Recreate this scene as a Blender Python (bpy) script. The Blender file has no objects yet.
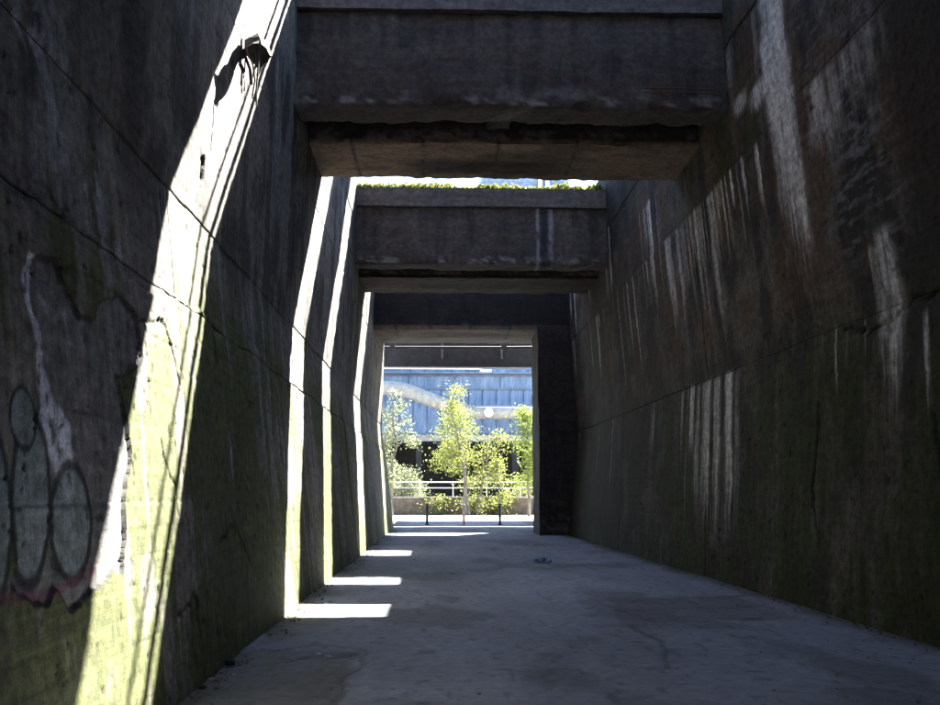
import bpy, math, random, mathutils
import numpy as np
from math import radians, sin, cos, pi
rng = np.random.default_rng(7); random.seed(7)
S = bpy.context.scene
COL = S.collection
# ------------------------------------------------------------------ camera
cam = bpy.data.cameras.new('camera'); camo = bpy.data.objects.new('camera', cam); COL.objects.link(camo)
cam.sensor_width = 36; cam.lens = 36*900/940; cam.clip_start = .05; cam.clip_end = 3000
camo.location = (0, 0, 1.6)
camo.rotation_euler = (radians(90+8.75), 0, radians(-1.887))
S.camera = camo
# ------------------------------------------------------------------ sky and sun
SUN_A, SUN_B = .76, .505                      # metres forward and right per metre of height
SUN = np.array([SUN_B, SUN_A, 1.0]); SUN /= np.linalg.norm(SUN)
elev = math.asin(SUN[2]); azim = math.atan2(SUN[0], SUN[1])
W = bpy.data.worlds.new('World'); S.world = W; W.use_nodes = True
nt = W.node_tree; nt.nodes.clear()
sky = nt.nodes.new('ShaderNodeTexSky'); sky.sky_type = 'NISHITA'; sky.sun_disc = False
sky.sun_elevation = elev; sky.sun_rotation = azim; sky.air_density = 1.0; sky.dust_density = .6; sky.ozone_density = 2.0
bg = nt.nodes.new('ShaderNodeBackground'); bg.inputs[1].default_value = .056
out = nt.nodes.new('ShaderNodeOutputWorld')
nt.links.new(sky.outputs[0], bg.inputs[0]); nt.links.new(bg.outputs[0], out.inputs[0])
sl = bpy.data.lights.new('sun', 'SUN'); sl.energy = 5; sl.angle = radians(.5); sl.color = (1, .95, .86)
so = bpy.data.objects.new('sun', sl); COL.objects.link(so)
from mathutils import Vector
so.rotation_euler = Vector(-SUN).to_track_quat('-Z', 'Y').to_euler(); so.location = (20, 30, 40)
vs = S.view_settings; vs.view_transform = 'Standard'; vs.look = 'None'; vs.gamma = 1; vs.use_curve_mapping = False
vs.exposure = 3.55
S.render.engine = 'CYCLES'
S.cycles.max_bounces = 10; S.cycles.diffuse_bounces = 6

# ------------------------------------------------------------------ noise in numpy
def _h(ix, iy, iz, s):
    n = (ix.astype(np.int64)*374761393 + iy.astype(np.int64)*668265263 + iz.astype(np.int64)*2147483647 + s*1274126177) & 0xffffffff
    n = ((n ^ (n >> 13))*1274126177) & 0xffffffff
    n = ((n ^ (n >> 16))*2246822519) & 0xffffffff
    return ((n ^ (n >> 15)) & 0xffff)/65535.
def vn2(x, y, s=0):
    x = np.asarray(x, float); y = np.asarray(y, float)
    x, y = np.broadcast_arrays(x, y)
    ix = np.floor(x); iy = np.floor(y); fx = x-ix; fy = y-iy
    fx = fx*fx*(3-2*fx); fy = fy*fy*(3-2*fy); z = np.zeros_like(ix)
    a = _h(ix, iy, z, s); b = _h(ix+1, iy, z, s); c = _h(ix, iy+1, z, s); d = _h(ix+1, iy+1, z, s)
    return (a*(1-fx)+b*fx)*(1-fy)+(c*(1-fx)+d*fx)*fy
def fbm(x, y, o=4, s=0, g=.5):
    t = 0; a = 1; n = 0
    for k in range(o):
        t = t+a*vn2(x, y, s+k*17); n += a; a *= g; x = np.asarray(x)*2.03+5.3; y = np.asarray(y)*2.03+1.7
    return t/n
def vn3(p, s=0):
    i = np.floor(p); f = p-i; f = f*f*(3-2*f); r = 0
    for dx in (0, 1):
        for dy in (0, 1):
            for dz in (0, 1):
                w = (f[..., 0] if dx else 1-f[..., 0])*(f[..., 1] if dy else 1-f[..., 1])*(f[..., 2] if dz else 1-f[..., 2])
                r = r+w*_h(i[..., 0]+dx, i[..., 1]+dy, i[..., 2]+dz, s)
    return r
def sm(a, b, x):
    t = np.clip((x-a)/(b-a), 0, 1); return t*t*(3-2*t)
def mixc(c, d, m):
    return c*(1-m[..., None])+np.asarray(d)*m[..., None]
def polydist(X, Y, pts):
    best = np.full(X.shape, 1e9)
    for (x0, y0), (x1, y1) in zip(pts[:-1], pts[1:]):
        dx, dy = x1-x0, y1-y0; L2 = dx*dx+dy*dy
        t = np.clip(((X-x0)*dx+(Y-y0)*dy)/L2, 0, 1)
        best = np.minimum(best, np.hypot(X-x0-t*dx, Y-y0-t*dy))
    return best

# ------------------------------------------------------------------ object helpers
def link(name, me, parent=None, mat=None):
    o = bpy.data.objects.new(name, me); COL.objects.link(o)
    if parent: o.parent = parent
    if mat and me is not None and not me.materials: me.materials.append(mat)
    return o
def tag(o, label=None, cat=None, group=None, kind=None):
    if label: o['label'] = label
    if cat: o['category'] = cat
    if group: o['group'] = group
    if kind: o['kind'] = kind
    return o
def thing(name, label, cat, loc=(0, 0, 0), group=None):
    o = bpy.data.objects.new(name, None); COL.objects.link(o); o.location = loc; o.empty_display_size = .2
    bpy.context.view_layer.update() if False else None
    return tag(o, label, cat, group)
def mesh_np(name, V, F4, C=None, smooth=True):
    V = np.ascontiguousarray(V, np.float32); F4 = np.ascontiguousarray(F4, np.int32); k = F4.shape[1]
    me = bpy.data.meshes.new(name)
    me.vertices.add(len(V)); me.vertices.foreach_set('co', V.ravel())
    me.loops.add(F4.size); me.loops.foreach_set('vertex_index', F4.ravel())
    me.polygons.add(len(F4)); me.polygons.foreach_set('loop_start', np.arange(len(F4), dtype=np.int32)*k)
    me.update(calc_edges=True)
    if smooth: me.polygons.foreach_set('use_smooth', np.ones(len(F4), bool))
    if C is not None:
        a = me.color_attributes.new('Col', 'FLOAT_COLOR', 'POINT')
        c4 = np.ones((len(V), 4), np.float32); c4[:, :3] = C; a.data.foreach_set('color', c4.ravel())
    return me
def gridfaces(nu, nv, off=0, flip=False):
    i = np.arange(nu*nv).reshape(nu, nv)
    f = np.stack([i[:-1, :-1], i[1:, :-1], i[1:, 1:], i[:-1, 1:]], -1).reshape(-1, 4)
    if flip: f = f[:, ::-1]
    return f+off
class MB:
    def __init__(s): s.v = []; s.f = []
    def box(s, x0, x1, y0, y1, z0, z1):
        b = len(s.v)
        s.v += [(x, y, z) for z in (z0, z1) for y in (y0, y1) for x in (x0, x1)]
        s.f += [tuple(b+i for i in q) for q in ((0, 2, 3, 1), (4, 5, 7, 6), (0, 1, 5, 4), (2, 6, 7, 3), (0, 4, 6, 2), (1, 3, 7, 5))]
        return s
    def tube(s, pts, r, n=8, cap=True):
        P = [np.array(p, float) for p in pts]; b0 = len(s.v)
        rr = r if hasattr(r, '__len__') else [r]*len(P)
        for k, p in enumerate(P):
            t = P[min(k+1, len(P)-1)]-P[max(k-1, 0)]; t /= np.linalg.norm(t)+1e-9
            a = np.cross(t, (0, 0, 1.)) if abs(t[2]) < .95 else np.cross(t, (1., 0, 0)); a /= np.linalg.norm(a); c = np.cross(t, a)
            for j in range(n):
                w = 2*pi*j/n; s.v.append(tuple(p+rr[k]*(a*cos(w)+c*sin(w))))
        for k in range(len(P)-1):
            for j in range(n):
                a = b0+k*n+j; b = b0+k*n+(j+1) % n
                s.f.append((a, b, b+n, a+n))
        if cap:
            s.f.append(tuple(b0+j for j in range(n))[::-1]); s.f.append(tuple(b0+(len(P)-1)*n+j for j in range(n)))
        return s
    def build(s, name, mat, parent=None, loc=None, smooth=False):
        me = bpy.data.meshes.new(name); me.from_pydata(s.v, [], s.f); me.update()
        if smooth: me.polygons.foreach_set('use_smooth', [len(p.vertices) == 4 for p in me.polygons])
        o = link(name, me, parent, mat)
        if loc: o.location = loc
        return o

# ------------------------------------------------------------------ materials
def mat_base(name):
    m = bpy.data.materials.new(name); m.use_nodes = True
    return m, m.node_tree, m.node_tree.nodes['Principled BSDF']
def concrete(name, bump=.5, rough=.85, scale=1.0, streak=None, boards=None, con=1.0):
    m, t, p = mat_base(name)
    at = t.nodes.new('ShaderNodeAttribute'); at.attribute_name = 'Col'
    tc = t.nodes.new('ShaderNodeTexCoord')
    n1 = t.nodes.new('ShaderNodeTexNoise'); n1.inputs['Scale'].default_value = 9*scale; n1.inputs['Detail'].default_value = 8; n1.inputs['Roughness'].default_value = .7
    n2 = t.nodes.new('ShaderNodeTexNoise'); n2.inputs['Scale'].default_value = 55*scale; n2.inputs['Detail'].default_value = 5; n2.inputs['Roughness'].default_value = .75
    for n in (n1, n2): t.links.new(tc.outputs['Object'], n.inputs['Vector'])
    r1 = t.nodes.new('ShaderNodeMapRange'); r1.inputs[1].default_value = .3; r1.inputs[2].default_value = .7; r1.inputs[3].default_value = 1-.5*con; r1.inputs[4].default_value = 1+.4*con
    r2 = t.nodes.new('ShaderNodeMapRange'); r2.inputs[1].default_value = .3; r2.inputs[2].default_value = .7; r2.inputs[3].default_value = 1-.28*con; r2.inputs[4].default_value = 1+.25*con
    t.links.new(n1.outputs[0], r1.inputs[0]); t.links.new(n2.outputs[0], r2.inputs[0])
    mu = t.nodes.new('ShaderNodeMath'); mu.operation = 'MULTIPLY'; t.links.new(r1.outputs[0], mu.inputs[0]); t.links.new(r2.outputs[0], mu.inputs[1])
    hsrc = None
    for k, (st, lo, hi) in enumerate([(streak, .72, 1.2), (boards, .84, 1.14)]):
        if not st: continue
        mp = t.nodes.new('ShaderNodeMapping'); mp.inputs['Scale'].default_value = st; t.links.new(tc.outputs['Object'], mp.inputs[0])
        nn = t.nodes.new('ShaderNodeTexNoise'); nn.inputs['Scale'].default_value = 1; nn.inputs['Detail'].default_value = 7; nn.inputs['Roughness'].default_value = .72
        t.links.new(mp.outputs[0], nn.inputs['Vector'])
        rr = t.nodes.new('ShaderNodeMapRange'); rr.inputs[1].default_value = .33; rr.inputs[2].default_value = .67; rr.inputs[3].default_value = lo; rr.inputs[4].default_value = hi
        t.links.new(nn.outputs[0], rr.inputs[0])
        m2 = t.nodes.new('ShaderNodeMath'); m2.operation = 'MULTIPLY'; t.links.new(mu.outputs[0], m2.inputs[0]); t.links.new(rr.outputs[0], m2.inputs[1]); mu = m2
        if k == 1: hsrc = nn
    mx = t.nodes.new('ShaderNodeVectorMath'); mx.operation = 'SCALE'
    t.links.new(at.outputs['Color'], mx.inputs[0]); t.links.new(mu.outputs[0], mx.inputs['Scale'])
    t.links.new(mx.outputs[0], p.inputs['Base Color'])
    p.inputs['Roughness'].default_value = rough; p.inputs['Specular IOR Level'].default_value = .3
    b = t.nodes.new('ShaderNodeBump'); b.inputs['Strength'].default_value = bump; b.inputs['Distance'].default_value = .02
    ad = t.nodes.new('ShaderNodeMath'); ad.operation = 'MULTIPLY_ADD'; ad.inputs[1].default_value = .35
    t.links.new(n2.outputs[0], ad.inputs[0]); t.links.new(n1.outputs[0], ad.inputs[2])
    hh = ad
    if hsrc:
        hh = t.nodes.new('ShaderNodeMath'); hh.operation = 'MULTIPLY_ADD'; hh.inputs[1].default_value = .6; t.links.new(hsrc.outputs[0], hh.inputs[0]); t.links.new(ad.outputs[0], hh.inputs[2])
    t.links.new(hh.outputs[0], b.inputs['Height']); t.links.new(b.outputs[0], p.inputs['Normal'])
    return m
def plain(name, c1, c2, scale=6, rough=.6, metal=0, bump=.15, stretch=(1, 1, 1), lo=.35, hi=.65):
    m, t, p = mat_base(name)
    tc = t.nodes.new('ShaderNodeTexCoord'); mp = t.nodes.new('ShaderNodeMapping'); mp.inputs['Scale'].default_value = stretch
    n = t.nodes.new('ShaderNodeTexNoise'); n.inputs['Scale'].default_value = scale; n.inputs['Detail'].default_value = 7; n.inputs['Roughness'].default_value = .65
    t.links.new(tc.outputs['Object'], mp.inputs[0]); t.links.new(mp.outputs[0], n.inputs['Vector'])
    r = t.nodes.new('ShaderNodeValToRGB'); r.color_ramp.elements[0].position = lo; r.color_ramp.elements[1].position = hi
    r.color_ramp.elements[0].color = (*c1, 1); r.color_ramp.elements[1].color = (*c2, 1)
    t.links.new(n.outputs[0], r.inputs[0]); t.links.new(r.outputs[0], p.inputs['Base Color'])
    p.inputs['Roughness'].default_value = rough; p.inputs['Metallic'].default_value = metal
    b = t.nodes.new('ShaderNodeBump'); b.inputs['Strength'].default_value = bump; b.inputs['Distance'].default_value = .01
    t.links.new(n.outputs[0], b.inputs['Height']); t.links.new(b.outputs[0], p.inputs['Normal'])
    return m
def leafmat(name, c1, c2):
    m = bpy.data.materials.new(name); m.use_nodes = True; t = m.node_tree; p = t.nodes['Principled BSDF']; o = t.nodes['Material Output']
    tc = t.nodes.new('ShaderNodeTexCoord'); n = t.nodes.new('ShaderNodeTexNoise'); n.inputs['Scale'].default_value = 1.3; n.inputs['Detail'].default_value = 6; n.inputs['Roughness'].default_value = .8
    t.links.new(tc.outputs['Object'], n.inputs['Vector'])
    r = t.nodes.new('ShaderNodeValToRGB'); r.color_ramp.elements[0].position = .35; r.color_ramp.elements[1].position = .65
    r.color_ramp.elements[0].color = (*c1, 1); r.color_ramp.elements[1].color = (*c2, 1)
    t.links.new(n.outputs[0], r.inputs[0]); t.links.new(r.outputs[0], p.inputs['Base Color']); p.inputs['Roughness'].default_value = .55
    tr = t.nodes.new('ShaderNodeBsdfTranslucent'); hs = t.nodes.new('ShaderNodeHueSaturation'); hs.inputs['Value'].default_value = 1.25
    t.links.new(r.outputs[0], hs.inputs['Color']); t.links.new(hs.outputs[0], tr.inputs[0])
    mx = t.nodes.new('ShaderNodeMixShader'); mx.inputs[0].default_value = .5
    t.links.new(p.outputs[0], mx.inputs[1]); t.links.new(tr.outputs[0], mx.inputs[2]); t.links.new(mx.outputs[0], o.inputs[0])
    return m
M = {}
M['wall'] = concrete('weathered_concrete', .5, .85, 1, (4, 13, .7), (3, 1.1, 15), 1.3)
M['core'] = plain('concrete_core', (.05, .045, .04), (.10, .095, .09), 3, .9)
M['beam'] = concrete('sooty_concrete', .55, .85, 1, None, (1.1, 3, 13))
M['floor'] = concrete('floor_concrete', .18, .8, .8, None, None, .55)
M['ground'] = plain('pale_gravel_asphalt', (.3, .29, .27), (.45, .43, .40), 2.5, .9)
M['darksteel'] = plain('dark_grey_steel', (.018, .020, .026), (.04, .043, .052), 3, .6)
M['flange'] = plain('worn_flange_steel', (.10, .10, .105), (.2, .19, .18), 4, .6)
M['bluesteel'] = plain('blue_grey_sheet', (.05, .095, .19), (.17, .25, .39), 1.5, .55, 0, .1, (1.6, 1, .35), .3, .62)
M['bluerib'] = plain('blue_grey_rib', (.08, .11, .17), (.16, .2, .28), 2, .6)
M['pipe'] = plain('pale_painted_pipe', (.22, .215, .2), (.36, .35, .32), 2, .5, 0, .05)
M['white'] = plain('white_paint', (.7, .7, .69), (.82, .82, .8), 4, .5)
M['rail'] = plain('galvanised_rail', (.42, .43, .44), (.58, .59, .6), 8, .5)
M['rust'] = plain('rusty_iron', (.05, .03, .02), (.14, .07, .035), 14, .85, 0, .4)
M['black'] = plain('blackened_iron', (.015, .014, .013), (.045, .04, .035), 14, .7, 0, .4)
M['lowwall'] = plain('brown_brickish_render', (.09, .07, .055), (.2, .155, .125), 2.5, .9)
M['bark'] = plain('bark', (.09, .075, .06), (.24, .22, .19), 7, .9, 0, .4, (1, 1, .3))
M['leaf_a'] = leafmat('birch_leaf', (.11, .14, .03), (.26, .28, .075))
M['leaf_b'] = leafmat('bright_leaf', (.11, .16, .03), (.22, .27, .055))
M['leaf_c'] = leafmat('greyish_leaf', (.11, .14, .07), (.23, .25, .14))
M['moss'] = leafmat('sunny_moss', (.08, .10, .015), (.2, .21, .04))
M['redwhite'] = plain('flaking_red_white_paint', (.45, .13, .06), (.7, .62, .55), 3, .6, 0, .2, (1, 1, 2))
M['litter_blue'] = plain('blue_plastic', (.03, .16, .45), (.35, .5, .7), 14, .35)
M['litter_white'] = plain('dirty_paper', (.5, .5, .48), (.75, .75, .74), 20, .7)
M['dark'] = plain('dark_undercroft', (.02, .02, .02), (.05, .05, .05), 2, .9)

# ------------------------------------------------------------------ ground and floor
me = mesh_np('ground', [(-1500, -1500, -.10), (1500, -1500, -.10), (1500, 1500, -.10), (-1500, 1500, -.10)], [(0, 1, 2, 3)], smooth=False)
tag(link('ground', me, None, M['ground']), kind='structure')
def XL(y, z): return np.interp(z, [0, 4.4, 11.4], [-2.02, -2.56, -2.48])+0*y
def XR(y, z): return 5.15-.018*np.clip(y-9, -4, 30)*(1-.75*np.clip(z/8, 0, 1))+np.interp(z, [0, 3.75, 8.1, 11.4], [0, .2, -.2, -.28])
CRK = [[(-2.0, 8.5), (-1.75, 8.85), (-1.45, 9.0), (-1.3, 9.3), (-.95, 9.45), (-.8, 9.3)], [(-1.75, 9.6), (-1.2, 9.9), (-.75, 9.6), (-.9, 9.2), (-1.3, 9.2)],
       [(-.75, 9.5), (-.72, 8.6), (-.85, 8.2), (-.8, 7.4), (-.95, 6.5)], [(2.2, 13.5), (2.9, 13.75), (3.9, 14.1), (4.9, 14.3)], [(2.25, 13.4), (2.6, 12.3), (2.7, 11.4), (3.3, 11.5), (4.2, 11.9)],
       [(2.4, 12.6), (3.3, 12.9), (4.0, 12.8), (4.8, 13.3)], [(2.3, 11.2), (2.4, 9.9), (2.1, 8.5)]]
def floor_cd(X, Y):
    n = fbm(X*.55, Y*.3, 5, 3); n2 = fbm(X*2.2, Y*1.3, 4, 9); n3 = fbm(X*9, Y*9, 3, 21)
    g = .175+.18*n+.09*(n2-.5)
    C = np.stack([g*.96, g*1.01, g*1.24], -1)
    C = mixc(C, (.11, .11, .12), sm(.56, .72, fbm(X*.8+3, Y*.5, 4, 33))*.55)
    C = mixc(C, (.09, .10, .04), sm(1.1, 0, X+2.0+.5*n2)*sm(.35, .6, fbm(X*1.5, Y*.9, 4, 41))*.8)
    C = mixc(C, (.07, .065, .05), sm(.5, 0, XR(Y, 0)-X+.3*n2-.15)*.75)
    D = .03*(n-.5)+.006*(n2-.5)
    # worn repair patches on the right and at the left wall
    wob = .18*(fbm(X*3, Y*3, 3, 55)-.5)
    pr = sm(0, .12, np.minimum(np.minimum(X-2.3+wob-.12*(Y-12), 4.7-X), np.minimum(Y-11.5+wob*2, 13.9-Y+wob*2+.15*(X-2.3))))
    C = mixc(C, (.115, .11, .11), pr*.55*(.5+n2)); D = D-.02*pr
    pl = sm(0, .1, np.minimum(np.minimum(-.75-X+wob, X+2.2), np.minimum(Y-6.2+wob*2, 9.7-Y+wob*3)))
    C = mixc(C, (.12, .115, .085), pl*.5*(.4+n2)); D = D-.015*pl
    for k, c in enumerate(CRK):
        d = polydist(X+.12*(fbm(X*5, Y*5, 3, 60+k)-.5), Y+.2*(fbm(X*5, Y*5, 3, 80+k)-.5), c)
        w = .035+.05*sm(.55, .75, fbm(X*2, Y*2, 3, 90+k))
        m = sm(1, .3, d/w); C = mixc(C, (.05, .048, .045), m*.5); D = D-.014*m
    sp = sm(.80, .86, vn2(X*11, Y*6, 5)); C = mixc(C, (.08, .08, .08), sp*.4)
    return C, D
def floor_sheet(name, x0, x1, y0, y1, dx, dy):
    xs = np.arange(x0, x1+dx/2, dx); ys = np.arange(y0, y1+dy/2, dy)
    X, Y = np.meshgrid(xs, ys, indexing='ij'); C, D = floor_cd(X, Y)
    V = np.stack([X, Y, D], -1).reshape(-1, 3)
    return V, gridfaces(len(xs), len(ys)), C.reshape(-1, 3)
parts = [floor_sheet('f', -2.3, 5.6, 6, 16, .035, .04), floor_sheet('f', -2.3, 5.6, 16, 60, .07, .08), floor_sheet('f', -2.3, 5.6, -24, 6, .12, .12)]
off = 0; VV = []; FF = []; CC = []
for V, F, C in parts: VV.append(V); FF.append(F+off); CC.append(C); off += len(V)
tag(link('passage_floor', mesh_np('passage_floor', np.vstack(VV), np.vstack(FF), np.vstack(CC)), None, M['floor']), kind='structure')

# ------------------------------------------------------------------ side walls
def drips(C, ys, Z, lst, col, power=1.0):
    for (yc, w, zt, ln, st, sd) in lst:
        i0 = np.searchsorted(ys, yc-3*w-.1); i1 = np.searchsorted(ys, yc+3*w+.1)
        if i1 <= i0: continue
        yy = ys[i0:i1, None]+0*Z[i0:i1]; zz = Z[i0:i1]
        cen = yc+.10*(fbm(zz*.8, zz*0+sd, 3, sd)-.5)
        ww = w*(.55+.9*fbm(zz*2.2, zz*0+sd*3.1, 3, sd+4))
        m = np.exp(-((yy-cen)/ww)**4)*sm(zt+.03, zt-.12, zz)*sm(zt-ln, zt-ln*.55, zz+.25*(vn2(yy*30, zz*.0+sd, 2)-.5)*ln)
        m = m*(.35+.65*sm(.25, .6, fbm(yy*16, zz*1.6, 3, sd+9)))*st
        C[i0:i1] = mixc(C[i0:i1], col, np.clip(m, 0, 1))
    return C
def boards(Y, Z, seed, h=.19):
    row = np.floor(Z/h); seg = np.floor((Y+row*1.37)/3.1)
    r = _h(row, seg, row*0, seed); e = np.abs(Z/h-row-.5)*2
    return r, sm(.9, 1., e)
LDR = [(y, rng.uniform(.02, .09), rng.choice([4.4, 7.2, 9.3]), rng.uniform(.6, 2.6), rng.uniform(.15, .6), int(k)) for k, y in enumerate(rng.uniform(3, 40, 110))]
LDR += [(5.6, .18, 4.4, 1.1, .7, 201), (5.95, .12, 4.35, 1.3, .6, 202), (6.4, .1, 4.3, 1.0, .5, 203), (5.3, .1, 4.0, .8, .6, 204), (11.7, .12, 4.1, 2.6, .6, 205), (9.85, .05, 2.25, .6, .9, 206), (11.2, .07, 4.4, 1.8, .4, 207), (13.2, .2, 9.3, 4.5, .35, 208), (10.6, .15, 7.2, 2.2, .35, 209)]
GE = [(4.99, 1.56, .25, .46, -.12), (5.54, 1.42, .29, .335, -.04), (4.915, 1.99, .145, .165, 0), (4.52, 1.5, .2, .42, 0)]
PATCH = [(5.05, 2.95), (5.25, 3.06), (5.45, 3.0), (5.66, 2.79), (5.78, 2.66), (6.0, 2.7), (6.2, 2.95), (6.55, 3.02), (6.95, 2.88), (7.02, 2.62), (6.75, 2.45), (6.45, 2.4), (6.6, 1.9), (6.35, 1.5), (6.2, 1.05), (5.4, .95), (4.7, 1.1), (5.1, 1.9), (5.2, 2.4)]
def inpoly(X, Y, P):
    r = np.zeros(X.shape, bool); n = len(P)
    for i in range(n):
        x0, y0 = P[i]; x1, y1 = P[(i+1) % n]
        c = ((y0 > Y) != (y1 > Y)) & (X < (x1-x0)*(Y-y0)/(y1-y0+1e-12)+x0)
        r ^= c
    return r
def left_cd(ys, Y, Z):
    n = fbm(Y*.5, Z*.5, 5, 101); n2 = fbm(Y*2.1, Z*1.7, 5, 111); st = fbm(Y*6, Z*.45, 4, 121); n3 = fbm(Y*11, Z*9, 3, 131)
    br, bl = boards(Y, Z, 7)
    g = .22+.18*n+.14*(n2-.5)+.05*(br-.5)
    C = np.stack([g*1.03, g*.955, g*.84], -1)
    C = mixc(C, (.05, .045, .045), sm(.42, .60, fbm(Y*3.2, Z*.9, 5, 125)*.6+n2*.4)*.82*sm(2.2, 4.6, Z))
    up = sm(4.1, 4.6, Z+.3*(n2-.5)); C = C*(1-.22*up)[..., None]
    mossm = sm(.42, .52, fbm(Y*.8, Z*.55, 6, 141, .58)*.7+st*.3)*sm(4.7, 3.2, Z)
    C = mixc(C, (.10, .13, .012), mossm*.82)
    C = mixc(C, (.19, .21, .06), sm(.55, .7, n2)*sm(2.2, .3, Z)*.45)
    D = .045*(n-.5)+.012*(n2-.5)+.004*(n3-.5)+.007*(br-.5)-.006*bl
    # surviving render coat below the lower joint, broken edge
    lim = 3.3+.22*(fbm(Y*2.2, Z*0, 4, 151)-.5)*2
    coat = sm(.02, -.02, Z-lim)
    D = D+.03*coat
    wy = Y+.22*(fbm(Y*4, Z*4, 3, 161)-.5); wz = Z+.22*(fbm(Y*4+9, Z*4, 3, 171)-.5)
    if ys[0] < 8 and ys[-1] > 4:
        ip = inpoly(wy, wz, PATCH).astype(float)
        C = mixc(C, (.36, .34, .38), ip*(.3+.75*n2)); D = D-.022*ip
        ed = sm(.028, .006, polydist(wy, wz, PATCH+PATCH[:1])); C = mixc(C, (.03, .028, .025), ed*.8)
        wp = [(5.11, 2.97), (5.09, 2.7), (5.17, 2.4), (5.26, 2.12), (5.33, 1.9), (5.54, 1.72)]
        dd = polydist(wy, wz, wp); ww = .075+.13*sm(2.4, 1.9, Z)
        C = mixc(C, (1.1, 1.12, 1.25), sm(1, .6, dd/ww)*sm(.22, .42, fbm(Y*22, Z*14, 3, 181)))
        dd = polydist(wy, wz, [(5.12, 2.97), (5.4, 2.62), (5.62, 2.7), (5.66, 2.5)]); C = mixc(C, (.5, .5, .56), sm(.03, .01, dd)*.6)
        sc = sm(.52, .64, fbm(Y*5+Z*2, Z*2.2, 5, 185, .62))*np.exp(-((Y-5.7-.8*(4.2-Z))/.75)**4-((Z-3.95)/.75)**4)
        C = mixc(C, (.72, .74, .84), sc*.75)
        # spray painted balloon letters
        for (cy, cz, ry, rz, tl) in GE:
            u = (Y-cy-tl*(Z-cz)*-1)/ry; v = (Z-cz)/rz; rr = np.sqrt(u*u+v*v)+.10*(fbm(Y*3, Z*3, 2, 191)-.5)
            C = mixc(C, (.38, .46, .45), sm(1, .9, rr)*.9*(.55+.7*n2))
            C = mixc(C, (.014, .014, .016), sm(.14, .05, np.abs(rr-1.0))*.85)
        dd = polydist(Y, Z+.05*(fbm(Y*6, Z*0, 2, 195)-.5), [(4.4, 1.12), (4.95, 1.04), (5.35, 1.06), (6.1, 1.12)])
        C = mixc(C, (.26, .05, .12), sm(.045, .015, dd)*.55*sm(.2, .5, fbm(Y*9, Z*9, 3, 197)))
    if ys[0] < 14 and ys[-1] > 6:
        for k, c in enumerate([[(7.0, 2.9), (7.6, 3.02), (8.0, 2.6)], [(7.3, 1.95), (7.6, 1.7), (7.65, 1.4)], [(7.4, .62), (7.9, .7), (8.2, .5)], [(9.2, 5.1), (9.3, 4.95), (9.25, 4.8)], [(9, 1.1), (9.8, 1.2), (10.4, .8)], [(8.5, 4.4), (9.3, 3.9), (9.5, 3.0)]]):
            d = polydist(wy, wz, c); m = sm(.026, .008, d); C = mixc(C, (.04, .038, .035), m*.7); D = D-.018*m
        h = sm(.10, .05, np.hypot((wy-9.3)*1.2, (wz-5.0)*.55)); C = mixc(C, (.03, .028, .025), h); D = D-.06*h
    pk = sm(.70, .76, fbm(Y*9, Z*9, 4, 211, .7)); D = D-.012*pk; C = mixc(C, (.05, .045, .04), pk*.5)
    C = drips(C, ys, Z, LDR, (.52, .52, .57))
    return C*.66, D
RDR = []
def rd(n, y0, y1, zt, w0, w1, l0, l1, s0, s1, jit=.02):
    for y in rng.uniform(y0, y1, n): RDR.append((y, rng.uniform(w0, w1), zt+rng.uniform(-jit, jit), l0+(l1-l0)*rng.random()**1.6, s0*.5+(s1-s0*.5)*rng.random()**1.5, len(RDR)+300))
rd(26, 13.3, 18.2, 7.15, .02, .07, .6, 2.3, .5, .95)
rd(14, 15.6, 20, 7.15, .05, .13, 1.2, 3.0, .35, .8)
rd(9, 19.0, 21.5, 8.45, .04, .13, 1.0, 3.2, .35, .85)
rd(16, 15.6, 19.2, 3.78, .04, .14, 1.4, 3.5, .4, .9)
rd(4, 16.6, 17.9, 3.75, .08, .15, 2.8, 3.6, .75, 1)
rd(22, 20, 33, 7.15, .03, .09, .5, 3.2, .2, .7)
rd(9, 19, 33, 3.75, .03, .08, .5, 2.4, .15, .5)
rd(14, 24, 33, 9.2, .05, .2, .8, 3.0, .3, .7)
rd(10, 9, 12, 7.15, .03, .10, .4, 1.4, .25, .6)
rd(6, 9, 12.2, 3.8, .02, .05, .5, 1.8, .2, .6)
rd(8, 13, 16, 9.2, .03, .10, .5, 2.0, .15, .4)
RDR += [(10.25, .20, 4.75, 2.3, .75, 401), (10.55, .1, 4.6, 1.4, .6, 402), (9.55, .05, 3.6, 1.3, .7, 403), (12.5, .36, 9.3, 4.6, .95, 404), (12.25, .22, 9.2, 4.4, .95, 405), (12.75, .2, 8.5, 2.6, .9, 406), (12.15, .12, 6.3, 1.5, .8, 407), (13.2, .3, 8.0, .5, .8, 408), (14.0, .3, 8.15, .4, .6, 409), (11.3, .28, 7.1, 1.1, .6, 410), (10.85, .15, 7.1, .9, .5, 411)]
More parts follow.
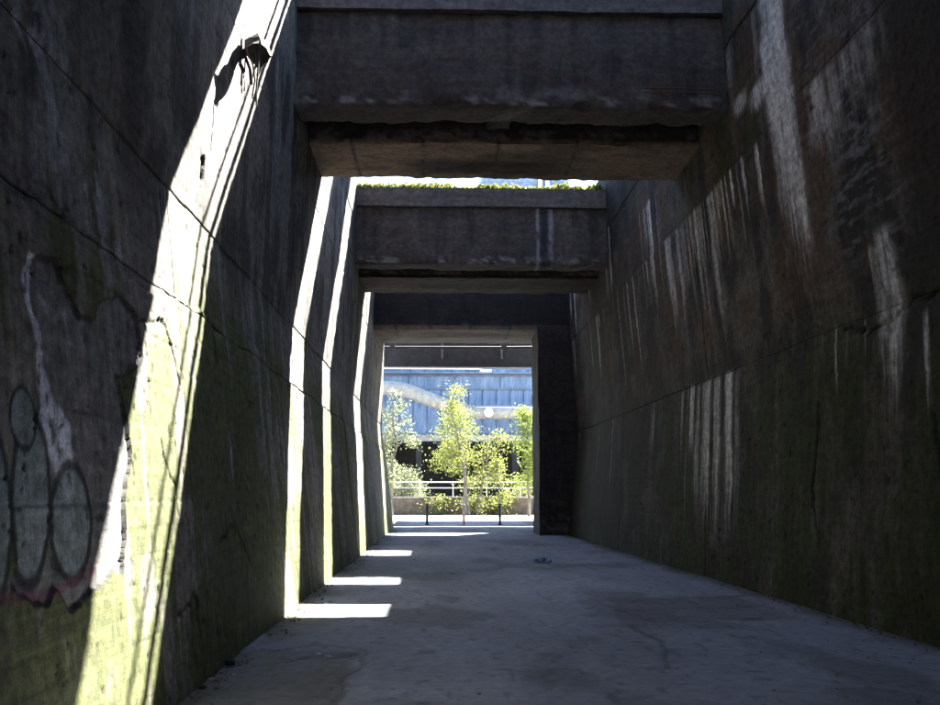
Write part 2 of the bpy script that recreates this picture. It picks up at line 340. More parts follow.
def right_cd(ys, Y, Z):
    n = fbm(Y*.45, Z*.6, 5, 501); n2 = fbm(Y*1.9, Z*2.2, 5, 511); st = fbm(Y*5, Z*.4, 4, 521); n3 = fbm(Y*10, Z*10, 3, 531); hz = fbm(Y*2.6, Z*15, 5, 541, .6)
    br, bl = boards(Y, Z, 19, .21)
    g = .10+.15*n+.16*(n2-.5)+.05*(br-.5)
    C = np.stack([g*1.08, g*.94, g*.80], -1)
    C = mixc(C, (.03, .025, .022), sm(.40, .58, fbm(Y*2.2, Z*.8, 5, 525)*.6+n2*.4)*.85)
    C = mixc(C, (.30, .30, .33), sm(.48, .6, hz)*sm(.35, .6, n2)*sm(13.2, 11.8, Y+.8*(n-.5))*sm(9.2, 9.8, Y)*sm(4.0, 5.0, Z)*.8)
    C = mixc(C, (.17, .085, .04), sm(.47, .64, fbm(Y*1.1+4, Z*.9, 5, 551))*sm(3.8, 4.8, Z)*.65)
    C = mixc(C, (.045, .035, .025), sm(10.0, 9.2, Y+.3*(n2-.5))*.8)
    mo = sm(.38, .62, fbm(Y*.6, Z*.5, 5, 561)*.6+st*.4)
    C = mixc(C, (.05, .068, .006), mo*sm(4.6, 3.0, Z)*.92)
    C = mixc(C, (.045, .07, .02), sm(.4, .6, fbm(Y*1.4, Z*.3, 4, 571))*sm(12.9, 13.6, Y)*sm(18, 15.5, Y)*sm(6.6, 7.4, Z)*.85)
    C = mixc(C, (.09, .11, .03), sm(.5, .68, n2)*sm(3.9, 2, Z)*.5)
    D = .05*(n-.5)+.022*(n2-.5)+.007*(n3-.5)+.012*(hz-.5)*sm(3.6, 4.2, Z)+.008*(br-.5)-.006*bl
    if ys[0] < 17 and ys[-1] > 7:
        for k, c in enumerate([[(8, 3.85), (9.3, 3.76), (10.8, 3.55), (11.5, 3.7)], [(12.3, 2.8), (12.5, 1.6), (12.3, .9)], [(9.4, 2.4), (9.2, 1.2)]]):
            d = polydist(Y+.2*(n2-.5), Z+.3*(fbm(Y*4, Z*4, 5, 581, .65)-.5), c); m = sm(.04, .01, d); C = mixc(C, (.02, .018, .016), m*.9); D = D-.035*m
    pk = sm(.68, .75, fbm(Y*7, Z*10, 4, 591, .7)); D = D-.015*pk; C = mixc(C, (.03, .028, .025), pk*.6)
    far_shade = sm(17, 25, Y+2*(n-.5))*sm(.25, .5, n2*.5+n*.5); C = mixc(C, (.03, .023, .015), far_shade*.85)  # painted shade: wall colour darkened towards the far end
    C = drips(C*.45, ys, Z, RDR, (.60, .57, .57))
    return C, D
def build_wall(label, X, fn, ysp, zsp, res, side):
    root = thing('concrete_wall', label, 'wall', (0, 0, 0))
    for a in range(len(ysp)-1):
        for b in range(len(zsp)-1):
            y0, y1, z0, z1 = ysp[a], ysp[a+1], zsp[b], zsp[b+1]
            r = res(y0)*(1.6 if z0 >= 9.2 else .65 if (side < 0 and z0 < 4 and 2 < y0 < 8) else 1)
            gy, gz = .002, .002
            ys = np.linspace(y0+gy, y1-gy, max(3, int((y1-y0)/r))); zs = np.linspace(z0+(gz if b else -.08), z1-gz, max(3, int((z1-z0)/r)))
            # edge rows are tucked back so that every joint is a real groove
            ys = np.concatenate([[ys[0]], [ys[0]+.008], ys[1:-1], [ys[-1]-.008], [ys[-1]]]); zs = np.concatenate([[zs[0]], [zs[0]+.010], zs[1:-1], [zs[-1]-.010], [zs[-1]]])
            Y, Z = np.meshgrid(ys, zs, indexing='ij'); C, D = fn(ys, Y, Z)
            D = D+.02*(_h(np.array(a*1.), np.array(b*1.), np.array(0.), 77+side)-.5)
            D[0] -= .012; D[-1] -= .012; D[:, 0] -= .014; D[:, -1] -= .014
            q = (zs-zs[0])/(zs[-1]-zs[0]); jw = lambda zj: .07*(fbm(Y*1.3, Y*0+zj, 5, 900+side)-.5)*(0 < zj < 10.5)
            Z = Z+jw(z0)*(1-q)[None]+jw(z1)*q[None]
            Xw = X(Y, Z)-side*D
            V = np.stack([Xw, Y, Z], -1).reshape(-1, 3)
            me = mesh_np('wall_panel', V, gridfaces(len(ys), len(zs), 0, side > 0), C.reshape(-1, 3))
            link('wall_panel', me, root, M['wall'])
    # solid core behind the panels
    mb = MB(); prof = [0, 3.75 if side > 0 else 4.4, 8.4, zsp[-1]]
    for ya, yb in zip(ysp[:-1], ysp[1:]):
      for za, zb in zip(prof[:-1], prof[1:]):
        b = len(mb.v)
        for y in (ya, yb-.01*(yb == ysp[-1])):
            for z in (za, zb-.01*(zb == zsp[-1])):
                xi = float(X(np.array(y), np.array(z)))+side*.10
                mb.v += [(xi, y, z), (xi+side*1.4, y, z)]
        mb.f += [(b+0, b+2, b+6, b+4), (b+1, b+5, b+7, b+3)]
        if za == 0: mb.f.append((b+0, b+4, b+5, b+1))
        if zb == zsp[-1]: mb.f.append((b+2, b+3, b+7, b+6))
        if ya == ysp[0]: mb.f.append((b+0, b+1, b+3, b+2))
        if yb == ysp[-1]: mb.f.append((b+4, b+6, b+7, b+5))
    mb.build('wall_core', M['core'], root)
    return root
def resL(y): return .15 if y < 2 else .026 if y < 8 else .03 if y < 14 else .05 if y < 22 else .08 if y < 29 else .12
def resR(y): return .15 if y < 8 else .024 if y < 16 else .036 if y < 24 else .06
build_wall('mossy concrete wall with spray paint and sunlit bands, left of the passage', XL, left_cd, [-24, -9, 2.4, 8.1, 15, 22.5, 30, 39.7], [0, 3.32, 4.4, 7.2, 9.3, 11.0], resL, -1)
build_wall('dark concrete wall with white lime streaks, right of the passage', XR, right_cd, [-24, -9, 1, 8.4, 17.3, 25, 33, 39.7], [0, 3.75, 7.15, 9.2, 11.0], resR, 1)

# ------------------------------------------------------------------ concrete decks over the passage
def noisy_box(x0, x1, y0, y1, z0, z1, r, amp, cfn, spall=0, seed=0):
    VV = []; FF = []; off = 0
    def lin(a, b): return np.linspace(a, b, max(2, int(round((b-a)/r))+1))
    xs, ys, zs = lin(x0, x1), lin(y0, y1), lin(z0, z1)
    for ax in range(3):
        A, B = [(ys, zs), (zs, xs), (xs, ys)][ax]
        for s in (0, 1):
            U, Vv = np.meshgrid(A, B, indexing='ij'); k = np.full(U.shape, [(x0, x1), (y0, y1), (z0, z1)][ax][s])
            P = np.stack([[k, U, Vv], [Vv, k, U], [U, Vv, k]][ax], -1)
            VV.append(P.reshape(-1, 3)); FF.append(gridfaces(len(A), len(B), off, s == 0)); off += U.size
    V = np.vstack(VV); F = np.vstack(FF); V0 = V.copy()
    for j in range(3):
        V[:, j] += amp*(.5*(vn3(V0*1.1+j*31, seed)-.5)+.6*(vn3(V0*3.3+j*57, seed+3)-.5)+.35*(vn3(V0*9+j*13, seed+5)-.5))
    if spall:
        dep = spall*np.maximum(0, fbm(V0[:, 0]*2.6, V0[:, 0]*0+seed, 5, seed+40, .65)-.42)*2.6
        lo = V0[:, 2]-z0; fr = V0[:, 1]-y0; bk = y1-V0[:, 1]
        jag = .6+.8*vn3(V0*7, seed+8)
        m = np.clip(1-(lo+np.minimum(fr, bk))/(dep*jag+1e-4), 0, 1)
        V[:, 2] += m*dep*.55; V[:, 1] += np.where(fr < bk, 1, -1)*m*dep*.55
    return V, F, cfn(V0)
def beam_col(seed, z0, z1, light=0., tone=.37, runs=()):
    def f(P):
        x, y, z = P[:, 0], P[:, 1], P[:, 2]; u = x+y*.7
        n = fbm(u*.5, z*1.4+y, 5, seed); n2 = fbm(u*2.5, z*2.5+y*2, 5, seed+7); hz = fbm(u*.6, z*9+y*5, 4, seed+9); st = fbm(u*6, z*.7+y*.3, 4, seed+13)
        g = .075+.09*n+.06*(n2-.5)+.04*(hz-.5)+light*.12
        C = np.stack([g*1.12, g*.95, g*.84], -1)
        C = mixc(C, (.035, .033, .034), sm(.45, .7, st*.5+n*.5)*.7*(1-.7*(light > 0)))
        C = mixc(C, (.15, .11, .085), sm(.48, .66, hz)*.4)
        e = (z-z0)/(z1-z0+1e-6)
        C = mixc(C, (.46, .42, .39), sm(.52, .66, .6*vn3(P*np.array([3.1, 6, 7]), seed+31)+.4*vn3(P*np.array([9, 15, 17]), seed+32))*sm(.20, .03, e)*(z > z0+.03)*.85)
        C = mixc(C, (.30, .28, .26), sm(.62, .7, fbm(u*1.3, z*3, 4, seed+21))*sm(.4, .1, e)*.6)
        for rx, rw, rc in runs: C = mixc(C, rc, np.exp(-((x-rx+.06*(fbm(z*2, z*0+rx, 3, 5)-.5))/rw)**4)*sm(.2, .5, fbm(x*20, z*3, 3, 77))*.8)
        return C*tone*np.array([.97, .98, 1.06])
    return f
def soffit_col(seed, z0, tone=.37, brown=.75):
    bc = beam_col(seed, z0, z0+2, 0, tone)
    def f(P):
        C = bc(P); x, y, z = P[:, 0], P[:, 1], P[:, 2]
        m = (z < z0+.12).astype(float)
        n = fbm(x*.8, y*2.5, 5, seed+50); n2 = fbm(x*3, y*9, 4, seed+51); B = None
        B = np.stack([.27+.14*(n-.5)+.14*(n2-.5), .195+.1*(n-.5)+.11*(n2-.5), .145+.08*(n-.5)+.08*(n2-.5)], -1)
        so = np.exp(-((x-1.0+.4*(n-.5))/1.7)**4-((y-y.min()-1.25+.3*(n2-.5))/.5)**4); B = mixc(B, (.02, .018, .017), np.clip(so*(.6+.8*n), 0, 1)); B = B*brown
        B = mixc(B, (.06, .05, .04), sm(.58, .7, n)*.7)
        for cx in (-1.7, -.35, 1.1, 2.6): B = mixc(B, (.03, .025, .02), sm(.035, .012, np.abs(x-cx+.1*(fbm(y*3, y*0+cx, 3, seed+60)-.5)))*.9)
        return mixc(C, B, m)
    return f
def cbox(name, parent, x0, x1, y0, y1, z0, z1, r=.09, amp=.05, cfn=None, spall=0, seed=0, mat='beam'):
    V, F, C = noisy_box(x0, x1, y0, y1, z0, z1, r, amp, cfn or beam_col(seed+700, z0, z1), spall, seed)
    return link(name, mesh_np(name, V, F, C), parent, M[mat])
def deck(label, y0, y1, r, seed, zb=8.1, ztop=10.36, brown=.75, runs=()):
    t = thing('concrete_deck', label, 'deck', (0, 0, 0), 'concrete decks crossing the passage')
    xa, xb = -2.78, 5.05
    cbox('front_beam', t, xa, xb, y0, y0+.75, zb, 9.78, r, .06, beam_col(seed+700, zb, 9.78, 0, .58, runs), .13, seed)
    cbox('edge_band', t, xa, xb, y0-.13, y0+.55, 9.8, ztop, r, .04, beam_col(seed+800, 9.8, ztop, 1.3), 0, seed+1)
    cbox('slab', t, xa, xb, y0+.56, y1-.02, 9.62, ztop-.03, max(r, .15), .04, None, 0, seed+2)
    cbox('rear_beam', t, xa, xb, y0+1.7, y1, zb, 9.6, r, .05, soffit_col(seed+900, zb, .58, brown), .10, seed+3)
    cbox('rib', t, .85, 1.27, y0+.76, y0+1.69, zb+.28, 9.6, .1, .03, None, .05, seed+4)
    cbox('rib', t, -2.35, -2.0, y0+.76, y0+1.69, zb+.5, 9.6, .15, .03, None, .05, seed+4)
    cbox('rib', t, 4.1, 4.45, y0+.76, y0+1.69, zb+.5, 9.6, .15, .03, None, .05, seed+4)
    return t
deck('concrete deck high overhead behind the camera position, unseen and lengthened to cut sun and sky light', 2.9, 8.6, .3, 10)  # unseen deck, made longer to block sun and sky light
deck('concrete deck far behind the camera position, out of frame', -8.2, -4.3, .4, 11)
d1 = deck('nearest sooty concrete deck across the top of the passage', 14.55, 18.2, .06, 20)
d2 = deck('middle concrete deck with moss growing along its top edge', 25.4, 29.3, .07, 30, brown=.14, runs=[(2.82, .05, (.5, .5, .55)), (3.0, .1, (.03, .04, .06)), (3.2, .05, (.5, .5, .55)), (3.6, .2, (.2, .17, .14))])
# bared reinforcement along the lower edge of the nearest deck
for x in (3.35, 3.62, 3.9, 4.15, 4.45): MB().tube([(x, 14.43, 8.30+rng.uniform(-.05, .05)), (x+rng.uniform(-.03, .03), 14.44, 8.68+rng.uniform(-.12, .1))], .012, 6).build('rebar', M['rust'], d1.children[0])
for z in (8.34, 8.41): MB().tube([(3.45, 14.42, z), (4.0, 14.425, z+.015), (4.72, 14.43, z)], .012, 6).build('rebar', M['rust'], d1.children[0])
for x in (-1.2, -.3, .9, 1.8, 2.4): MB().tube([(x, 14.435, 8.34), (x+.02, 14.44, 8.63)], .010, 6).build('rebar', M['rust'], d1.children[0])
# track slabs on top between the decks
def slab(label, y0, y1, z0=10.55, z1=10.9, skew=0):
    t = thing('track_slab', label, 'slab', (0, 0, 0), 'track slabs between the decks')
    o = cbox('slab', t, -3.0, 5.3, y0, y1, z0, z1, .2, .04, None, .05, int(y0))
    t.matrix_basis = mathutils.Matrix(((1, 0, 0, 0), (skew, 1, 0, 0), (0, 0, 1, 0), (0, 0, 0, 1)))
    for y in (y0+.5, y1-.5): MB().box(-3.2, 5.6, y-.035, y+.035, z1+.02, z1+.16).build('rail', M['rust'], t)
slab('narrow track slab spanning the opening nearest overhead', 9.9, 12.75, 10.4, 10.75, .15)
slab('narrow track slab over the opening above the camera, out of frame', -1.2, 1.8)
slab('narrow track slab spanning the opening between the two decks', 21.6, 24.1)
t = thing('unseen_cross_wall', 'unseen concrete cross wall added behind the camera to shut out sky light', 'wall', (0, 0, 0))  # added unseen wall, keeps sky light from entering behind the camera
cbox('body', t, -4.0, 6.6, -25.6, -24.05, -.05, 11.0, .4, .05, None, 0, 56)
# portal at the far end
t = thing('concrete_portal', 'massive dark concrete portal framing the far end of the passage', 'portal', (0, 0, 0))
cbox('lintel', t, -2.78, 5.0, 33.3, 35.4, 7.6, 10.9, .1, .06, soffit_col(1500, 7.6, .12, .5), .1, 50)
cbox('pier', t, 3.64, 5.1, 33.26, 35.5, -.12, 7.72, .12, .07, beam_col(1600, 0, 7.8, 0, .22), 0, 52)
cbox('rear_lintel', t, -2.78, 5.0, 37.8, 39.6, 8.1, 10.9, .15, .05, beam_col(1700, 8.2, 11, .6), .06, 53)
cbox('slab', t, -2.78, 5.0, 35.42, 37.78, 9.7, 10.9, .3, .05, None, 0, 54)

# moss along the top edge of the middle deck
def tufts(n, fpos, size, spread):
    P = fpos(n); a = rng.uniform(0, 2*pi, n); s = size*rng.uniform(.5, 1.3, n)
    d = np.stack([np.cos(a), np.sin(a), np.zeros(n)], 1)*s[:, None]; up = np.stack([rng.normal(0, spread, n), rng.normal(0, spread, n), rng.uniform(.4, 1.2, n)], 1)*s[:, None]
    V = np.stack([P-d*.5, P+d*.5, P+d*.25+up, P-d*.25+up*.9], 1).reshape(-1, 3)
    return V, np.arange(4*n).reshape(n, 4)
def mosspos(n):
    x = rng.uniform(-2.55, 4.75, n); h = .02+.5*np.maximum(0, fbm(x*2.4, x*0, 5, 88, .65)-.36)
    return np.stack([x, 25.25+rng.uniform(0, .55, n), 10.32+h*rng.uniform(0, 1, n)**.7], 1)
V, F = tufts(9000, mosspos, .055, .5)
tag(link('moss', mesh_np('moss', V, F, smooth=False), None, M['moss']), 'yellow-green moss growing along the top of the middle deck', 'moss', kind='stuff')

# handrail standing on the nearest deck
t = thing('deck_railing', 'low two-bar iron railing along the front edge of nearest deck', 'railing', (0, 0, 0))
MB().tube([(-2.7, 14.46, 11.1), (4.9, 14.46, 11.1)], .035, 8).build('top_rail', M['rust'], t)
MB().tube([(-2.7, 14.46, 10.62), (4.9, 14.46, 10.62)], .06, 8).build('lower_pipe', M['rust'], t)
for x in (-2.6, 4.8): MB().tube([(x, 14.46, 10.3), (x, 14.46, 11.14)], .03, 6).build('post', M['rust'], t)

# ------------------------------------------------------------------ wrecked fitting on the left wall
t = thing('wall_fitting', 'wrecked black iron fitting with dangling wire jutting from sunlit left wall', 'fitting', (-2.53, 10.65, 7.0))
def hull(name, rings, mat, parent):
    # rings of equal length, lofted and closed: crumpled sheet-iron body
    mb = MB(); n = len(rings[0])
    for r in rings: mb.v += [tuple(p) for p in r]
    for k in range(len(rings)-1):
        for j in range(n): mb.f.append((k*n+j, k*n+(j+1) % n, (k+1)*n+(j+1) % n, (k+1)*n+j))
    mb.f.append(tuple(range(n))[::-1]); mb.f.append(tuple((len(rings)-1)*n+j for j in range(n)))
    return mb.build(name, mat, parent)
def ring(c, a, b, seed, n=9):
    R = np.random.default_rng(seed); c = np.array(c)
    return [c+np.array([a*cos(2*pi*k/n), .25*a*sin(2*pi*k/n*2)*0+b*.5*cos(2*pi*k/n+1), b*sin(2*pi*k/n)])*R.uniform(.8, 1.2) for k in range(n)]
MB().box(-.06, .03, -.02, .24, -.12, .2).build('mounting_plate', M['black'], t)
MB().tube([(.0, .12, .05), (.1, .08, .12), (.2, .0, .1)], [.05, .045, .05], 8).build('arm', M['black'], t)
hood = hull('hood', [ring((.12, .06, .16), .07, .06, 1), ring((.2, .0, .12), .14, .13, 2), ring((.24, -.1, .02), .15, .13, 3), ring((.27, -.22, -.08), .13, .11, 4), ring((.30, -.33, -.16), .14, .14, 5), ring((.33, -.42, -.2), .12, .12, 6)], M['black'], t)
for a, b, c, d in (((.30, -.36, -.24), (.36, -.44, -.26), (.33, -.42, -.50), (.38, -.38, -.3)), ((.22, -.16, -.1), (.28, -.22, -.14), (.24, -.2, -.3), (.3, -.14, -.14)), ((.32, -.44, -.1), (.38, -.5, -.16), (.37, -.6, -.06), (.36, -.48, -.22)), ((.3, -.5, -.2), (.36, -.46, -.22), (.34, -.56, -.46), (.3, -.46, -.28))):
    mb = MB(); mb.v = [a, b, c, d]; mb.f = [(0, 1, 2), (0, 2, 3), (1, 3, 2), (0, 3, 1)]; mb.build('torn_edge', M['black'], hood)
MB().tube([(.34, -.5, -.2), (.35, -.54, -.45), (.34, -.55, -.7), (.35, -.56, -.92)], .011, 6).build('wire', M['black'], t)
MB().tube([(.02, .2, .12), (.08, .34, .08), (.1, .46, -.12), (.08, .42, -.36), (.1, .34, -.42)], .012, 6).build('wire', M['rust'], t)
MB().tube([(.02, .16, .1), (.08, .24, -.08), (.09, .3, -.26)], .022, 6).build('wire', M['black'], t)

# ------------------------------------------------------------------ steel bridges beyond the portal
def bridge(label, y0, y1, z0, z1, xs):
    t = thing('steel_bridge', label, 'bridge', (0, 0, 0), 'steel girder bridges beyond the portal')
    zn = z0
    for k, y in enumerate((y0, y1)):
        z0 = zn if k == 0 else zn+(y1-y0)*.14
        web = MB().box(-14, 20, y-.012, y+.012, z0+.03, z1-.03).build('girder_web', M['darksteel'], t)
        MB().box(-14, 20, y-.2, y+.2, z0-.01, z0+.028).build('bottom_flange', M['flange'], t)
        MB().box(-14, 20, y-.2, y+.2, z1-.028, z1+.01).build('top_flange', M['flange'], t)
        sd = -1 if k == 0 else 1
        for x in xs: MB().box(x-.05, x+.05, min(y+sd*.015, y+sd*.15), max(y+sd*.015, y+sd*.15), z0+.4, z1-.032).build('stiffener', M['flange'], web)
    MB().box(-14, 20, y0+.1, y1-.1, z1+.014, z1+.22).build('deck_plate', M['darksteel'], t)
    for x in (-10, 12):
        for y in (y0, y1): MB().box(x-.25, x+.25, y-.24, y+.24, -.12, (zn if y == y0 else z0)-.012).build('column', M['darksteel'], t)
    return t
bridge('nearer dark grey steel girder bridge just past the portal', 41.9, 47.4, 7.33, 8.6, [-8.4, -5.5, -2.75, .07, 2.87, 5.7, 8.5])
bridge('farther steel girder bridge hidden behind the first', 49.6, 56, 8.5, 10.0, [-8.4, -5.5, -2.75, .07, 2.87, 5.7, 8.5])
t = thing('overhead_conduit', 'thin pale conduit running under the portal against the bridge', 'conduit', (0, 0, 0))
MB().tube([(-2.6, 40.8, 8.1), (3.0, 40.8, 8.12), (5.0, 40.8, 8.15)], .06, 8).build('pipe', M['darksteel'], t)
for x in (-2.2, 2.9): MB().box(x-.12, x+.12, 40.65, 40.74, 8.0, 9.3).build('hanger', M['darksteel'], t)

# ------------------------------------------------------------------ posts, low wall, railing
for k, (x, y, mt, lb) in enumerate([(-.61, 43.6, 'black', 'dark iron post left of the red and white post'), (1.12, 42.6, 'redwhite', 'sunlit red and white post between two dark posts'), (2.86, 43.5, 'black', 'dark iron post nearest the right portal pier')]):
    t = thing('post', lb, 'post', (x, y, 0), 'posts at the portal exit')
    sh = MB().tube([(0, 0, -.05), (0, 0, .92)], .06, 12).build('shaft', M[mt], t, smooth=True)
    MB().tube([(0, 0, .921), (0, 0, .95), (0, 0, 1.0)], [.075, .075, .03], 12).build('cap', M[mt], sh)
    MB().tube([(0, 0, -.03), (0, 0, .05)], .1, 12).build('collar', M[mt], sh)
t = thing('low_wall', 'low brown rendered wall with coping behind the trees', 'wall', (0, 0, 0))
MB().box(-26, 34, 66, 66.5, -.12, 1.1).build('body', M['lowwall'], t)
for k in range(30): MB().box(-26+k*2, -26+k*2+1.985, 65.94, 66.56, 1.102, 1.2).build('coping_stone', M['ground'], t)
t = thing('railing', 'pale metal railing on the low wall behind the trees', 'railing', (0, 0, 0))
for z, r in ((2.24, .045), (1.82, .03)): MB().tube([(-26, 66.25, z), (34, 66.25, z)], r, 8).build('rail_bar', M['rail'], t)
for k in range(25): MB().tube([(-26+k*2.45, 66.25, 1.19), (-26+k*2.45, 66.25, 2.28)], .04, 8).build('post', M['rail'], t)

# ------------------------------------------------------------------ blue steel bunker and gas pipe
t = thing('steel_bunker', 'long blue-grey steel bunker building on stilts above a dark undercroft', 'building', (0, 0, 0))
pw = 1.26
for z0, z1, w, n in ((6.75, 10.75, 1.26, 25), (10.95, 12.0, 4.2, 8)):
    base = None
    for k in range(n):
        x = -11.3+w*(k+.5)
        if base is None:
            base = MB().box(-w/2+.03, w/2-.03, -.02, .1, 0, z1-z0).build('panel', M['bluesteel'], t, (x, 82, z0))
        else:
            o = base.copy(); COL.objects.link(o); o.location = (x, 82+rng.uniform(-.03, .03), z0)
for z0, z1, dp, m in ((6.6, 6.74, .12, 'bluerib'), (10.76, 10.94, .18, 'bluerib'), (12.02, 12.14, .14, 'bluerib')):
    MB().box(-11.5, 20.5, 82-dp, 82.1, z0, z1).build('girt', M[m], t)
MB().box(-11.6, 20.6, 81.4, 82.3, 6.05, 6.58).build('ledge_beam', M['pipe'], t)
MB().box(-11.6, 20.6, 81.0, 82.2, 12.16, 12.28).build('walkway', M['bluerib'], t)
for k in range(26):
    if k % 3 != 2: MB().box(-11.4+k*1.25, -10.3+k*1.25, 81.9, 82.0, 12.32, 12.66).build('window_pane', M['white'] if k % 4 == 0 else M['bluesteel'], t)
MB().box(-11.6, 20.6, 82.12, 94, 6.3, 12.7).build('body', M['bluerib'], t)
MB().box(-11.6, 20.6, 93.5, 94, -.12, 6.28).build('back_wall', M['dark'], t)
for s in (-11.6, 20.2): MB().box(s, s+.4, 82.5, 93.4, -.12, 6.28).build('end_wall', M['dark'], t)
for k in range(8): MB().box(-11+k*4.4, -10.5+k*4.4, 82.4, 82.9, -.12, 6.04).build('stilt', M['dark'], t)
t = thing('gas_pipe', 'fat pale pipe sloping down across the blue bunker', 'pipe', (0, 0, 0))
def smoothpath(p, n=7, r=1.2):
    P = [np.array(q, float) for q in p]; out = [P[0]]
    for a, b, c in zip(P[:-2], P[1:-1], P[2:]):
        u = (a-b)/np.linalg.norm(a-b)*r; v = (c-b)/np.linalg.norm(c-b)*r
        for k in range(n):
            s = k/(n-1); out.append((1-s)**2*(b+u)+2*s*(1-s)*b+s*s*(b+v))
    return out+[P[-1]]
tb = MB().tube(smoothpath([(-14, 79, 10.55), (-3.4, 79, 10.55), (1.9, 79, 8.45), (24, 79, 8.4)]), .62, 24).build('tube', M['pipe'], t, smooth=True)
for x, z in ((-9, 10.55), (2.9, 8.44), (7.0, 8.43), (12, 8.42)): MB().tube([(x-.06, 79, z), (x+.06, 79, z)], .74, 24).build('flange', M['pipe'], tb)
MB().tube([(4.2, 78.62, 8.35), (4.2, 78.28, 8.35), (4.2, 78.2, 8.35)], [.42, .42, .40], 24).build('inspection_cover', M['rail'], tb)
for x, z in ((-8, 9.95), (9.5, 7.8), (16, 7.8)): MB().box(x-.15, x+.15, 78.85, 79.15, -.12, z).build('support', M['bluerib'], t)
t = thing('steel_tower', 'tall blue-grey clad tower with white pipes seen over the mossy deck', 'tower', (0, 0, 0))
MB().box(4.6, 14.4, 98, 106, -.12, 44).build('cladding', M['bluesteel'], t)
for x in (11.2, 12.0): MB().tube([(x, 97.7, -.12), (x, 97.7, 44.5)], .22, 10).build('white_pipe', M['white'], t)
for z in range(6, 44, 6): MB().box(4.5, 14.5, 97.9, 97.99, z, z+.3).build('girt', M['bluerib'], t)

# ------------------------------------------------------------------ trees
def tree(name, label, base, height, lean, crown, mat, nleaf, lsize, seed, group, droop=.15, multi=1):
    R = np.random.default_rng(seed); t = thing(name, label, 'tree', (base[0], base[1], -.1), group)
    mb = MB(); tips = []
    for s in range(multi):
        a0 = R.uniform(0, 2*pi); off = np.array([cos(a0), sin(a0), 0])*(.25*s)
        pts = [off+np.array([lean[0]*(q**1.4)+.12*R.normal()*(q > 0)*height*.08, lean[1]*q+.1*R.normal()*(q > 0), height*q*(1-.12*s)-.05*(q == 0)]) for q in np.linspace(0, .97, 8)]
        r0 = .018*height*(1 if s == 0 else .7)
        mb.tube(pts, [r0*(1-.85*q) for q in np.linspace(0, 1, 8)], 7)
        for k in range(26):
            q = R.uniform(crown[0], .98); i = q*7/.97; j = min(int(i), 6); f = i-j; p = pts[j]*(1-f)+pts[j+1]*min(f, 1)
            rel = (q-crown[0])/(1-crown[0]); ln = crown[1]*(1-abs(rel-crown[2])**1.3*1.05)*R.uniform(.45, 1.1); ln = max(ln, .25)
            a = R.uniform(0, 2*pi); d = np.array([cos(a), sin(a), R.uniform(.15, .8)])
            e1 = p+d*ln*.55; e2 = p+d*ln+np.array([0, 0, -droop*ln])
            mb.tube([p, e1, e2], [.03, .02, .008], 5, False); tips += [(p*.5+e1*.5, .8), (e1, 1), (e1*.5+e2*.5, 1.1), (e2, 1)]
            for _ in range(3):
                b = e1+(e2-e1)*R.uniform(0, 1); e3 = b+R.normal(0, .32, 3)*ln*.6+np.array([0, 0, -droop*.4]); mb.tube([b, e3], [.012, .005], 4, False); tips += [(e3, 1), (b*.5+e3*.5, 1)]
    mb.build('trunk', M['bark'], t)
    T = np.array([q[0] for q in tips]); w = R.uniform(.1, 1, len(T))**2; w /= w.sum()
    P = T[R.choice(len(T), nleaf, p=w)]+R.normal(0, 1, (nleaf, 3))*np.array([.24, .24, .2])*crown[3]
    nrm = R.normal(0, 1, (nleaf, 3)); nrm /= np.linalg.norm(nrm, axis=1)[:, None]
    a = np.cross(nrm, R.normal(0, 1, (nleaf, 3))); a /= np.linalg.norm(a, axis=1)[:, None]; b = np.cross(nrm, a)
    s = lsize*R.uniform(.5, 1.35, nleaf)[:, None]
    V = np.stack([P-a*s*.5, P+b*s*.28, P+a*s*.5, P-b*s*.28], 1).reshape(-1, 3)
    link('crown', mesh_np('crown', V, np.arange(4*nleaf).reshape(-1, 4), smooth=False), t, M[mat])
    return t
G = 'young trees beyond the portal'
tree('birch_tree', 'tall yellow-green young tree in the middle of the portal view', (2.0, 63.5, 0), 9.3, (-1.7, 0), (.2, 2.1, .35, 1.45), 'leaf_a', 6500, .15, 1, G, .55)
tree('birch_tree', 'shorter yellow-green tree leaning right beside the tall one', (2.6, 64.3, 0), 5.8, (1.3, 0), (.3, 1.4, .4, 1.3), 'leaf_a', 1500, .17, 2, G, .3)
tree('birch_tree', 'thin tall olive tree along the left edge of the portal', (-3.3, 62.5, 0), 8.8, (.1, 0), (.2, 1.25, .45, 1.1), 'leaf_c', 2600, .17, 3, G, .35)
tree('leafy_tree', 'bright green dense tree at the right edge of the portal', (6.1, 62.5, 0), 7.0, (-.2, 0), (.25, 1.45, .5, 1.3), 'leaf_b', 3800, .19, 4, G, .1)
tree('sapling', 'small pale sapling in front of the railing near right tree', (4.3, 64.5, 0), 4.0, (-.3, 0), (.2, .9, .3, .9), 'leaf_a', 1000, .17, 5, G, .2)
tree('bush', 'pale grey-green bush behind the left end of the railing', (-2.7, 67.6, 0), 3.4, (.2, 0), (.05, 1.7, .3, 1.2), 'leaf_c', 3000, .16, 6, G, .15, 3)
tree('bush', 'low green bush under the middle tree at the railing', (2.4, 65.2, 0), 1.3, (.4, 0), (.05, 1.3, .3, 1.1), 'leaf_a', 800, .17, 7, G, .15, 3)
tree('bush', 'low green bush behind the right end of the railing', (6.0, 67.7, 0), 2.3, (.2, 0), (.05, 1.3, .3, 1.1), 'leaf_a', 1000, .17, 8, G, .15, 3)
tree('bush', 'small weed bush before the low wall, left of the middle tree', (-.2, 65.4, 0), 1.2, (.2, 0), (.05, 1.0, .3, 1.0), 'leaf_a', 600, .16, 9, G, .15, 2)
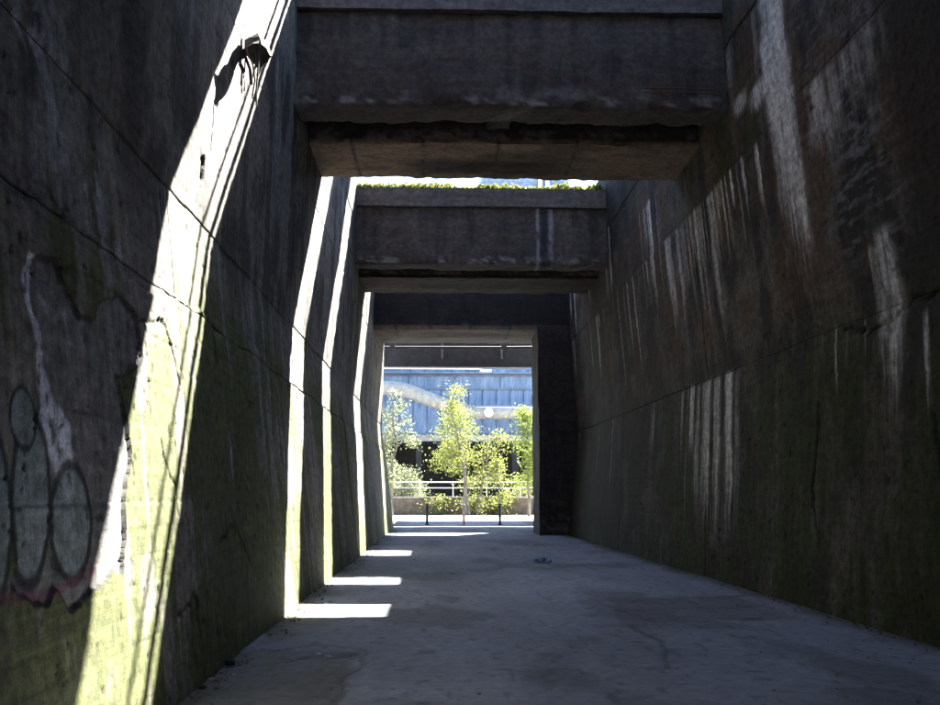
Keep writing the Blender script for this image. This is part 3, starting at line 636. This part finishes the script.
tree('bush', 'small weed bush before the low wall under the sapling', (4.4, 65.4, 0), 1.3, (.2, 0), (.05, 1.1, .3, 1.0), 'leaf_a', 700, .16, 10, G, .15, 2)

# ------------------------------------------------------------------ litter
def crumple(name, label, cat, loc, size, mat, seed, flat=.5, group=None):
    R = np.random.default_rng(seed); n = 9; u = np.linspace(-1, 1, n); X, Y = np.meshgrid(u, u, indexing='ij')
    Z = np.abs(R.normal(0, .35, X.shape))*flat*(1.1-.5*np.hypot(X, Y)); Z[::2, ::3] += .3*flat
    V = np.stack([X+R.normal(0, .12, X.shape), Y*.7+R.normal(0, .12, X.shape), Z], -1).reshape(-1, 3)*size
    top = V; bot = V*np.array([.96, .96, 1])-np.array([0, 0, .02*size])
    F = gridfaces(n, n); F2 = gridfaces(n, n, n*n, True)
    o = link(name, mesh_np(name, np.vstack([top, bot]), np.vstack([F, F2]), smooth=False), None, M[mat]); o.location = loc
    return tag(o, label, cat, group)
b = crumple('plastic_bag', 'crumpled blue and white plastic wrapper lying on the floor', 'litter', (2.32, 20.65, .02), .19, 'litter_blue', 3, .8)
b2 = crumple('bag_corner', '', '', (-.1, -.03, .03), .07, 'litter_white', 4, .9)
for k in list(b2.keys()): del b2[k]
b2.parent = b
for k, (x, y, s, lb) in enumerate([(-1.19, 9.3, .022, 'white paper scrap by the crack, left of its pair'), (-1.08, 9.16, .034, 'larger white paper scrap by the crack near left wall'), (2.66, 26.98, .07, 'pale scrap on the floor beyond the blue wrapper'), (2.15, 16.75, .05, 'pale scrap on the floor nearer than the blue wrapper'), (-1.95, 8.12, .025, 'white scrap lying against the left wall base'), (-1.8, 8.3, .018, 'tiny white scrap beside the left wall base'), (3.4, 15.1, .02, 'tiny pale scrap near the right wall')]):
    crumple('paper_scrap', lb, 'litter', (x, y, .008), s, 'litter_white', 20+k, .5, 'scraps of litter')
def lump(name, label, loc, s, seed):
    V, F, C = noisy_box(-s, s, -s*.7, s*.8, -s*.3, s*.7, s/3, s*1.1, beam_col(seed, -s, s), 0, seed)
    V = V*(1-.25*(np.linalg.norm(V/s, axis=1)/1.6)**2)[:, None]
    o = link(name, mesh_np(name, V, F, C, smooth=False), None, M['beam']); o.location = loc
    tag(o, label, 'rubble', 'broken concrete by the left wall')
lump('concrete_chunk', 'dark concrete chunk at the foot of the left wall', (-1.95, 8.8, .01), .05, 61)
lump('concrete_chunk', 'small concrete chunk at left wall nearer the camera', (-1.93, 7.75, .01), .03, 62)

M['grit'] = plain('brown_litter', (.05, .04, .025), (.2, .16, .10), 30, .9)
n = 5200; side = rng.random(n) < .5; yy = rng.uniform(6, 38, n); off = np.abs(rng.normal(0, .16, n))+.01
off = np.where(rng.random(n) < .12, rng.uniform(0, 2.5, n), off)
xx = np.where(side, -2.0+off, XR(yy, 0)-off); keep = fbm(yy*.9, xx*.9, 3, 999) > .38; xx = xx[keep]; yy = yy[keep]; n = len(xx)
_, dz = floor_cd(xx[:, None], yy[:, None]); P = np.stack([xx, yy, dz[:, 0]+.006], 1)
a = rng.uniform(0, 2*pi, n); sz = rng.uniform(.008, .03, n)[:, None]; u = np.stack([np.cos(a), np.sin(a), rng.normal(0, .3, n)], 1)*sz; w = np.stack([-np.sin(a), np.cos(a), rng.normal(0, .3, n)], 1)*sz*.6
V = np.stack([P-u, P-w*.9, P+u, P+w], 1).reshape(-1, 3)+np.array([0, 0, .006])
tag(link('leaf_litter', mesh_np('leaf_litter', V, np.arange(4*n).reshape(-1, 4), smooth=False), None, M['grit']), 'brown grit and leaf litter gathered along the wall feet', 'litter', kind='stuff')
